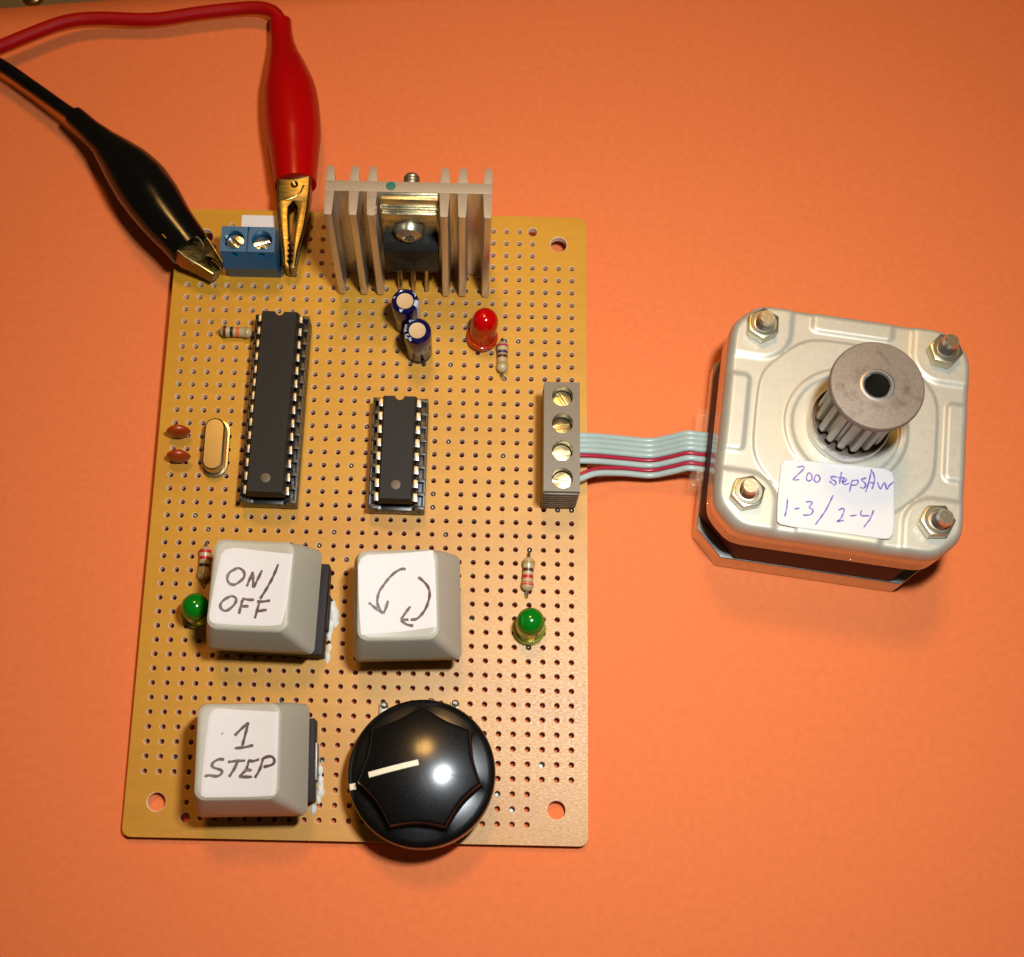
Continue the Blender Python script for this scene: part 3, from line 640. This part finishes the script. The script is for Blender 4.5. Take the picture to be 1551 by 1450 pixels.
keycap(7.9, -20.35, 2.5, K2s, K2i, 0, 'beige keycap push button marked with two curved arrows', 'white sticker with two hand-drawn curved arrows', (-7.5, 7.5, -7.5, 7.5), 0)
keycap(-16.9, -46.65, 2.0, K3s, K3i, 0, 'beige keycap push button marked 1 STEP', 'white sticker handwritten 1 STEP', (-6.5, 9.75, -6.6, 7.2), 3)
# dried glue beside the switches
def glue(pts, label):
    q = G(); random.seed(len(pts))
    for x, y, r in pts:
        rings = []
        r *= .8
        for zz, k in ((0.02, 1.3), (.4 * r, 1.0), (.75 * r, .6), (.95 * r, .15)):
            rings.append([(x + r * k * math.cos(a) * random.uniform(.7, 1.25), y + 1.9 * r * k * math.sin(a) * random.uniform(.75, 1.25), zz * random.uniform(.75, 1.15)) for a in [2 * math.pi * j / 12 for j in range(12)]])
        loft(q, rings)
    part('dried_glue', q, 'glue', CB, BD(0, 0), label=label, ang=80)
glue([(-5.9, -19.2, .8), (-5.5, -20.6, .95), (-6.0, -22.2, .7), (-6.2, -24.0, .5), (-6.1, -26.2, .4), (-6.3, -27.9, .5)], 'white dried glue beside the ON/OFF button')
glue([(-6.6, -47.5, .45), (-6.4, -49.4, .5), (-6.3, -51.0, .65), (-6.6, -52.4, .4), (-7.4, -54.0, .5)], 'white dried glue beside the 1 STEP button')

# ---- potentiometer and knob
KX, KY = 11.35, -48.15
pg = G().lathe([(0, 0.05), (8.2, 0.05), (8.4, .3), (8.4, 5.5), (8.2, 5.7), (3.2, 5.7), (3.2, 9), (0, 9)], 40).box(-5, 5, 6, 12.0, .4, 1.6, 0, .1)
po_ = part('potentiometer', pg, 'pot', CB, BD(KX, KY), label='potentiometer under the black knob with soldered lugs')
for lx, ly in ((-7.4, 12.2), (.75, 13.0), (5.0, 12.8)):
    part('lug', G().box(lx - .7, lx + .7, ly - 2.6, ly, .5, .85, 0, .1).lathe([(.75, .5), (.6, 1.1), (.3, 1.5), (0, 1.6)], 10, 0, lx + .15, ly - .3).box(lx - .25, lx + .25, ly - .5, ly - .1, -1.5, 1.9, 0, .05), 'solder', po_)
kb = G(); NS = 140; RD = 29.0; ZT = 15.4
def star(a):
    p = (a * 7 / (2 * math.pi) - .25 * 7 - .0) % 1.0
    return 10.25 - 1.6 * (math.sin(math.pi * p) ** .8)
def dome(r): return ZT - (RD - math.sqrt(RD * RD - r * r))
A = [2 * math.pi * k / NS for k in range(NS)]
ring = lambda fr, fz: [(fr(a) * math.cos(a), fr(a) * math.sin(a), fz(a)) for a in A]
secs = [ring(lambda a: 11.2, lambda a: 6.6), ring(lambda a: 12.1, lambda a: 6.5), ring(lambda a: 12.3, lambda a: 6.8), ring(lambda a: 12.3, lambda a: 8.7), ring(lambda a: 12.15, lambda a: 9.2), ring(lambda a: 11.75, lambda a: 9.5), ring(lambda a: 10.95, lambda a: 9.7),
        ring(lambda a: star(a) + .3, lambda a: 9.95), ring(lambda a: star(a) + .08, lambda a: dome(star(a)) - .28), ring(lambda a: star(a) - .03, lambda a: dome(star(a)) - .05)]
for s_ in (.975, .94, .85, .7, .55, .4, .25, .1):
    secs.append(ring(lambda a: star(a) * s_, lambda a: dome(star(a) * s_)))
loft(kb, secs)
for i in range(8 * NS, 9 * NS): kb.m[i] = 1
kn = part('control_knob', kb, ['bakelite', 'bake_edge'], CB, BD(KX + .2, KY - .8), (R(-5), R(-2), 0), ang=38, label='round black knob with scalloped dome and ivory pointer line')
def ribbon3(p0, p1, wd, zf, seg=16):
    q = G(); p0, p1 = Vector((*p0, 0)), Vector((*p1, 0)); t = (p1 - p0).normalized(); nn = Vector((-t.y, t.x, 0)); v = []
    for i in range(seg + 1):
        c = p0.lerp(p1, i / seg)
        for s_ in (-1, -.8, .8, 1):
            k = c + nn * s_ * wd / 2; v.append((k.x, k.y, zf(k.x, k.y) + (.09 if abs(s_) < 1 else -.05)))
    q.add(v, [(4 * i + j, 4 * i + 4 + j, 4 * i + 5 + j, 4 * i + 1 + j) for i in range(seg) for j in range(3)]); return q
part('pointer_line', ribbon3((-.1, .6), (-8.2, -1.4), 1.02, lambda x, y: dome(math.hypot(x, y))), 'pointer', kn)
part('index_mark', ribbon3((-10.7, -2.55), (-11.75, -2.7), 1.1, lambda x, y: 9.72 - max(0, math.hypot(x, y) - 11.0) * .3, 4), 'pointer', kn)

# ------------------------------------------------------------------ stepper motor
MX, MY, MA = 82.1, 9.75, -7.5
SM = put('stepper_motor', None, None, (MX, MY, 0), (0, 0, R(MA)), label='square silver stepper motor with toothed pulley and handwritten label', cat='motor')
FZ = 24.0
def oct_out(a, hw, ch, rr=2.2):
    """radius of a chamfered square with softened corners"""
    c, s_ = abs(math.cos(a)), abs(math.sin(a)); p = 38
    d = [c / hw, s_ / hw, (c + s_) / (2 * hw - ch)]
    return 1 / (sum(x ** p for x in d) ** (1 / p))
def smooth(e0, e1, x):
    t = min(1, max(0, (x - e0) / (e1 - e0))); return t * t * (3 - 2 * t)
def relief(x, y):
    h = 0
    ax, ay = abs(x), abs(y)
    # corner pads round the nuts
    d = math.hypot(ax - 15.7, ay - 15.7); dd = max(15.7 - 5.0 - ax, 15.7 - 5.0 - ay)
    if ax > 15.7 or ay > 15.7: d = min(d, max(15.7 - min(ax, ay), 0) if min(ax, ay) < 15.7 else 0)
    h = max(h, .45 * (1 - smooth(4.6, 5.6, d)))
    # pressed bars along the four edges
    for u, t in ((ax, y), (ay, x)):
        dx = max(0, abs(t) - 6.0); dy = max(0, 18.0 - u)
        h = max(h, .45 * (1 - smooth(.5, 1.5, math.hypot(dx, dy))))
    # raised octagonal field and ring
    q = (ax ** 16 + ay ** 16 + ((ax + ay) / 1.52) ** 16) ** (1 / 16)
    h = max(h, .32 * (1 - smooth(15.2, 15.75, q)))
    r = math.hypot(x, y)
    h += .28 * (1 - smooth(10.2, 10.8, r)) - .3 * (1 - smooth(8.9, 9.5, r))
    return h
NT = 420; g = G()
out = [oct_out(2 * math.pi * k / NT, 21.05, 4.3) for k in range(NT)]
def mring(off, z, fn=None):
    return [((o - off) * math.cos(2 * math.pi * k / NT), (o - off) * math.sin(2 * math.pi * k / NT), z) for k, o in enumerate(out)]
secs = [mring(.9, 15.5), mring(.1, 15.5), mring(0, 15.6), mring(0, 21.6)]
for k in range(1, 7):
    a = math.pi / 2 * k / 6; secs.append([(x, y, 21.6 + (FZ + relief(x, y) - 21.6) * math.sin(a)) for x, y, z in mring(1.5 * (1 - math.cos(a)), 0)])
nrad = 96
base_off = 1.5
for k in range(1, nrad):
    s_ = 1 - k / nrad; sc_ = []
    for j, o in enumerate(out):
        r_ = (o - base_off) * s_; a = 2 * math.pi * j / NT; x, y = r_ * math.cos(a), r_ * math.sin(a)
        edge = smooth(0, 1.2, (o - base_off) * (1 - s_))
        sc_.append((x, y, FZ + relief(x, y)))
    secs.append(sc_)
loft(g, secs)
for i in range(0, 3 * NT): g.m[i] = 1
part('front_cap', g, ['zinc', 'zincside'], SM, ang=60)
def octp(hw, ch): return [(hw, -hw + ch), (hw, hw - ch), (hw - ch, hw), (-hw + ch, hw), (-hw, hw - ch), (-hw, -hw + ch), (-hw + ch, -hw), (hw - ch, -hw)]
part('laminated_core', G().prism(octp(20.8, 6.8), 5.6, 15.7, 0, .1), 'core', SM)
M['zincledge'] = mat('dimmed_cut_ledge', srgb(130, 130, 126), 0.55, .6, var=.15, vscale=900)  # cut ledge, its steel coloured darker to dim the lamp's reflection
rcp = part('rear_cap', G().prism(octp(21.0, 4.8), 0.02, 6.0, 0, .3, 3), ['zincside', 'zincledge'], SM)
for p_ in rcp.data.polygons:
    if p_.normal.z > .8: p_.material_index = 1
nutg = G()
hexp = [(2.95 * math.cos(math.pi / 3 * k), 2.95 * math.sin(math.pi / 3 * k)) for k in range(6)]
nutg.prism(hexp, 0, 2.35, 0, .22, 2)
nutg.lathe([(2.35, 2.36), (2.25, 2.42), (1.75, 2.42), (1.55, 2.1)], 24)
nutm = mesh('hex_nut', nutg, 'chromate', 30)
studm = mesh('threaded_stud', G().lathe(thread(1.5, 0, 5.4, .62), 24), ['stud', 'studtop'], 25)
for p_ in studm.polygons:
    if p_.normal.z > .95 and p_.center.z > .005: p_.material_index = 1
for k, (lx, ly, rz) in enumerate(((-15.9, 15.85, 33), (15.6, 15.85, 52), (-15.85, -15.0, 20), (15.6, -15.2, 8))):
    put('hex_nut', nutm, SM, (lx, ly, FZ + .52), (0, 0, R(rz))); put('threaded_stud', studm, SM, (lx, ly, FZ + .4), (R((2, -3, 0, 3)[k]), R((0, -1, -2, 4)[k]), 0))
# pulley
pu = G()
pu.lathe([(0, FZ + .35), (6.6, FZ + .35), (6.8, FZ + .5), (6.8, FZ + 3.0), (6.72, FZ + 3.15), (6.5, FZ + 3.15), (6.4, FZ + 2.2), (0, FZ + 2.2)], 56, 2, mis=[2, 2, 2, 2, 2, 0, 0])
NTeeth = 16; n = NTeeth * 8; prof = []
for k in range(n):
    ph = (k % 8) / 8
    r_ = 6.0 if ph < .5 else 5.0
    if abs(ph - .5) < .01 or ph == 0: r_ = 5.85
    prof.append((r_ * math.cos(2 * math.pi * k / n), r_ * math.sin(2 * math.pi * k / n)))
loft(pu, [[(x, y, FZ + 4.3) for x, y in prof], [(x, y, 41.8) for x, y in prof]], 1, True, False)
pu.lathe([(4.6, FZ + 2.1), (4.6, FZ + 4.35)], 32, 3)  # neck below the teeth, in the bore's painted shade
pz = 41.7
pu.lathe([(5.0, pz), (7.3, pz), (7.5, pz + .15), (7.55, pz + .5), (7.5, pz + .95), (7.3, pz + 1.2), (7.0, pz + 1.28), (2.75, pz + 1.32), (2.5, pz + 1.38), (2.25, pz + 1.36), (2.0, pz + 1.1), (1.98, pz - 11), (0, pz - 11)], 64, 0, mis=[0] * 6 + [0, 2, 2, 2, 3, 3])
pulley = part('toothed_pulley', pu, ['pulley', 'pulleytooth', 'stud', 'bore'], SM, ang=35, label='grey toothed belt pulley on the motor shaft')
# label
ML = [(-10.52, -8.83), (-10.23, -7.96), (-9.31, -7.56), (7.05, -6.73), (8.26, -7.17), (8.62, -8.24), (9.06, -15.84), (8.98, -18.1), (8.45, -18.9), (7.42, -19.1), (0.88, -19.2), (-7.29, -19.35), (-9.78, -19.2), (-10.35, -18.8), (-10.55, -15.19)]
MS = [[(-7.78, -8.78), (-6.85, -8.51), (-6.59, -8.85), (-7.44, -9.98), (-8.25, -11.11), (-7.24, -10.95)], [(-5.82, -9.48), (-6.09, -10.52), (-5.7, -10.96), (-5.14, -10.5), (-5.33, -9.65), (-5.82, -9.48)], [(-4.5, -9.65), (-4.78, -10.57), (-4.27, -10.99), (-3.8, -10.42), (-4.02, -9.75), (-4.5, -9.65)], [(-1.07, -9.49), (-2.01, -9.64), (-1.73, -10.1), (-1.12, -10.37), (-1.31, -11.03), (-2.18, -10.41)], [(-0.31, -8.5), (-0.51, -10.65)], [(-0.94, -9.6), (0.23, -9.42)], [(-0.06, -10.33), (0.62, -9.85), (0.36, -9.52), (-0.07, -10.21), (0.44, -10.63), (1.12, -10.28)], [(1.56, -9.71), (1.24, -11.87)], [(1.57, -9.83), (2.5, -9.56), (2.43, -10.32), (1.5, -10.59)], [(3.88, -8.97), (3.07, -9.35), (3.83, -9.98), (3.65, -10.76), (2.93, -10.74)], [(4.7, -7.22), (4.38, -9.4), (3.93, -11.46)], [(4.85, -7.57), (5.3, -9.0), (4.95, -10.8)], [(4.4, -9.64), (5.34, -9.62)], [(5.8, -9.42), (6.35, -10.46), (6.98, -9.24), (7.41, -10.42), (7.83, -9.61), (8.61, -8.86)], [(-8.94, -14.69), (-8.92, -16.17), (-9.14, -17.8)], [(-7.62, -16.22), (-6.82, -15.97)], [(-5.86, -14.71), (-4.81, -14.55), (-5.2, -15.59), (-4.59, -15.87), (-4.87, -16.77), (-6.14, -17.09)], [(-1.41, -12.78), (-2.48, -15.66), (-3.96, -18.35)], [(-0.39, -15.34), (0.4, -14.85), (0.56, -15.44), (0.07, -16.74), (-0.47, -17.32), (0.67, -16.9)], [(1.66, -16.01), (2.7, -15.72)], [(3.46, -14.74), (3.4, -15.61), (4.8, -15.52)], [(5.44, -14.44), (4.95, -15.99), (4.01, -17.6)]]
def lz(x, y): return FZ + .68 - .05 * max(0, -17.6 - y) ** 2
lg = G(); dense = []
for a, b in zip(ML, ML[1:] + ML[:1]):
    k = max(1, int(math.hypot(b[0] - a[0], b[1] - a[1]) / .8)); dense += [(a[0] + (b[0] - a[0]) * i / k, a[1] + (b[1] - a[1]) * i / k) for i in range(k)]
cxs, cys = -.7, -13.2; nn = len(dense); rgs = [1, .97, .8, .55, .3, .1]
vs = [(cxs + (x - cxs) * s_, cys + (y - cys) * s_, lz(cxs + (x - cxs) * s_, cys + (y - cys) * s_)) for s_ in rgs for x, y in dense]
fs = [(i * nn + j, i * nn + (j + 1) % nn, (i + 1) * nn + (j + 1) % nn, (i + 1) * nn + j) for i in range(len(rgs) - 1) for j in range(nn)] + [tuple(range((len(rgs) - 1) * nn, len(rgs) * nn))]
lg.add(vs, fs if orient(dense) else [q[::-1] for q in fs])
mlab = part('paper_label', lg, 'sticker', SM, ang=60, label='white label handwritten 200 steps/rev 1-3/2-4')
lm = mlab.modifiers.new('thickness', 'SOLIDIFY'); lm.thickness = .08 * S; lm.offset = -1
ig = G(); strokes(ig, MS, .26, lz); part('handwriting', ig, 'pen', mlab)
part('cable_guide', G().box(-23.2, -20.9, -8.6, 6.6, 4.0, 7.0, 0, .25).box(-22.4, -20.9, -8.0, -5.6, 7.2, 8.6, 0, .2), 'clear', SM)

# ------------------------------------------------------------------ ribbon cable
RC = put('ribbon_cable', None, None, (48, 9.5, 0), label='pale grey ribbon cable with two red stripes from terminal block to motor', cat='cable')
RC.matrix_world = BF @ Matrix.Translation((48 * S, 9.5 * S, 0))
ya = [13.2, 12.25, 11.3, 10.35, 9.4, 8.4, 5.6, 4.75]
for i in range(8):
    yb = 13.75 - i * .96; yc = 14.25 - i * .95; yd = 14.1 - i * .95
    y1_ = ya[i] * .35 + yb * .65 if i > 5 else ya[i] * .6 + yb * .4
    pts = [(36.2, ya[i], 3.6), (37.6, ya[i], 3.6), (41.0, y1_, 2.9), (46, yb, .9), (51.4, yb, -.1), (55, (yb + yc) / 2, 1.6), (57.8, yc, 3.2), (60.0, yd, 3.1), (62.6, yd, 2.5)]
    path = [(p.x - 48, p.y - 9.5, p.z + T) for p in crom(pts, .5)]
    part('conductor', G().tube(path, .34 if i in (4, 6) else .58, 10, ecc=[.9] * len(path)), 'wire_red' if i in (4, 6) else 'wire_grey', RC, ang=60)

# ------------------------------------------------------------------ test leads
def jaw(L, side, wbase, wtip, teeth=5):
    """one half of a crocodile clip, axis -Y from the base (y=0) to the tip (y=-L); side = +1 / -1"""
    inner = [(.0, 0), (.0, -4.2), (.95, -5.6), (.9, -7.5), (.45, -L * .66)]
    k = teeth
    for i in range(k):
        y = -L * .66 - (L * .30) * (i + .3) / k
        inner += [(.55, y), (.08, y - L * .30 / k * .55)]
    inner.append((.1, -L))
    outer = [(wtip, -L + .3), (wtip + .35, -L * .8), (wbase * .8, -L * .45), (wbase, -2.2), (wbase, 0)]
    return [(side * x, y) for x, y in inner + outer]
def clip(parent, tip, base, roll, L, h, wbase=3.1, wtip=.9):
    tip, base = Vector(tip), Vector(base); d = (base - tip).normalized()
    zax = Vector((0, 0, 1)); xax = d.cross(zax).normalized(); zax = xax.cross(d)
    mt = Matrix((xax, d, zax)).transposed().to_4x4(); mt = mt @ Matrix.Rotation(R(roll), 4, 'Y'); mt.translation = base
    for side in (-1, 1):
        poly = jaw(L, side, wbase, wtip)
        if sum(a[0] * b[1] - b[0] * a[1] for a, b in zip(poly, poly[1:] + poly[:1])) < 0: poly = poly[::-1]
        q = G(); q.prism(poly, -h / 2, h / 2, 0, .16)
        # shallow rolled rim along the outer side
        q.tube([(side * wbase * .97, .5, h / 2 - .15), (side * wbase * .9, -L * .3, h / 2 - .15), (side * (wbase * .62 + .2), -L * .62, h / 2 - .15), (side * (wtip + .25), -L * .95, h / 2 - .35)], .28, 8)
        part('clip_jaw', q.xf(mt), 'clip', parent, ang=28)
    q = G(); q.lathe([(.55, h / 2), (.75, h / 2 + .12), (.6, h / 2 + .3), (.2, h / 2 + .05), (0, h / 2)], 16)
    q.xf(Matrix.Translation((.1, -.9, 0)))
    q2 = G().box(-wbase + .25, wbase - .25, -4.3, 4.0, h / 2 - .35, h / 2 + .06, 0, .12)
    q2.tube([(-1.3, -4.2, h / 2 + .05), (.3, -3.6, h / 2 + .1), (1.4, -2.4, h / 2 + .1), (1.9, -1.0, h / 2 + .05)], .17, 8)
    part('pivot', q.xf(mt), 'clip', parent, ang=40); part('jaw_cover', q2.xf(mt), 'clip', parent, ang=28)
def lead_thing(label, loc): return put('test_lead', None, None, loc, label=label, cat='test lead', group=None)
CP = Vector((18.92, -65.28, 238.32))
def drop(pts, dz):
    out_ = []
    for k, (x, y, z) in enumerate(pts):
        d = dz if not isinstance(dz, (list, tuple)) else dz[k]
        p = Vector((x, y, z)); q = p + (p - CP) * (-d / (CP.z - z)) ; out_.append(tuple(q))
    return out_
def rel(pts, o): return [(x - o[0], y - o[1], z + T - o[2]) for x, y, z in pts]

o = (-18.5, 78, 0); RL = lead_thing('red test lead with its crocodile clip beside the blue terminal block', o); RL.matrix_world = BF @ RL.matrix_basis
spine = [(-16.93, 63.2, 3.2), (-17.2, 66, 3.2), (-17.5, 69.5, 3.1), (-17.95, 74, 2.9), (-18.5, 78, 2.7), (-19.2, 83, 2.4), (-20.2, 88.5, 2.0), (-21.2, 93, 1.4), (-21.9, 96.6, .8), (-22.4, 99.5, .2), (-22.6, 101.2, 0), (-22.7, 102.2, 0)]
spine = drop(spine, [-.5, -.8, -1.2, -1.7, -2.1, -2.4, -2.6, -2.7, -2.7, -2.7, -2.7, -2.7])
rads = [4.05, 4.45, 4.85, 5.35, 5.55, 5.55, 5.25, 4.2, 3.0, 2.35, 2.25, 2.2]
sp = crom(spine, 1.2); ks = [i / (len(sp) - 1) * (len(rads) - 1) for i in range(len(sp))]
rr = [rads[int(k)] + (rads[min(int(k) + 1, len(rads) - 1)] - rads[int(k)]) * (k - int(k)) for k in ks]
ec = [1.0 if z_ - .02 > r_ - T * 0 else 1.0 for z_, r_ in zip(ks, rr)]
ec = [min(1.0, max(.55, (p.z + gap(p.y) - .05) / r_)) for p, r_ in zip(sp, rr)]
part('insulating_boot', G().tube(rel([tuple(p) for p in sp], o), rr, 28, ecc=ec), 'cable_red', RL, ang=60)
wire = [(-22.5, 100.2, .1), (-22.9, 102.6, 0), (-24.6, 104.6, -.1), (-27.5, 105.5, -.4), (-31.8, 105.45, -.8), (-39.8, 104.2, -.8), (-49.2, 102.4, -.8), (-59.9, 102.2, -.5), (-66.3, 100.9, 0), (-72.6, 97.8, .3), (-78.8, 94.4, .4), (-90, 89, .3), (-104, 86, -1.2), (-116, 85, -2.0)]
wire = drop(wire, -2.5)
wp = [tuple(p) for p in crom(wire, 1.5)]
part('wire', G().tube(rel(wp, o), 1.33, 16), 'wire_cover_red', RL, ang=60)
clip(RL, (-16.9 - o[0], 44.9 - o[1], 2.6 + T), (-16.95 - o[0], 63.2 - o[1], 3.2 + T), 0, 18.3, 3.9)

o = (-46, 62, 0); BL = lead_thing('black test lead with its crocodile clip biting at the board corner', o); BL.matrix_world = BF @ BL.matrix_basis
spine = [(-35.6, 48.0, 5.2), (-37.3, 50.1, 5.3), (-40.6, 54.0, 5.4), (-44.2, 59.0, 5.2), (-47.6, 63.4, 4.8), (-51.0, 67.2, 4.4), (-54.3, 70.6, 4.1), (-57.2, 73.3, 3.8), (-59.4, 75.4, 3.5), (-61.2, 77.1, 3.2)]
spine = drop(spine, [0, 0, 0, -.2, -.5, -.8, -1.1, -1.3, -1.5, -1.6])
rads = [4.1, 4.4, 4.9, 5.35, 5.45, 4.9, 3.9, 2.85, 2.25, 2.1]
sp = crom(spine, 1.2); ks = [i / (len(sp) - 1) * (len(rads) - 1) for i in range(len(sp))]
rr = [rads[int(k)] + (rads[min(int(k) + 1, len(rads) - 1)] - rads[int(k)]) * (k - int(k)) for k in ks]
ec = [.95] * len(rr)
part('insulating_boot', G().tube(rel([tuple(p) for p in sp], o), rr, 28, ecc=ec), 'cable_black', BL, ang=60)
wire = [(-58.6, 74.6, 3.6), (-61.2, 77.1, 3.2), (-63.1, 78.5, 2.9), (-70.6, 84.2, 2.0), (-77.9, 89.4, 1.5), (-88, 95, .6), (-100, 99, -1.2), (-112, 101, -2.6)]
wire = drop(wire, [-1.4, -1.6, -1.7, -2, -2, -1.8, -1.5, -1.2])
part('wire', G().tube(rel([tuple(p) for p in crom(wire, 1.5)], o), 1.35, 16), 'cable_black', BL, ang=60)
clip(BL, (-30.6 - o[0], 43.9 - o[1], 3.6 + T), (-36.4 - o[0], 48.9 - o[1], 5.2 + T), 20, 8.2, 3.6, 3.4, 1.3)

# ------------------------------------------------------------------ bit of brass past the paper edge
g = G().lathe([(0, -.6), (2.2, -.6), (2.4, -.2), (2.2, .5), (1.4, 1.1), (0, 1.3)], 24).box(-.25, .25, -1.6, 1.6, 1.0, 1.34, 0, .1)
part('brass_stud', g, 'clip', None, (-76.4, 112.0, 0), label='small shiny brass stud on the table past the paper edge', cat='stud')
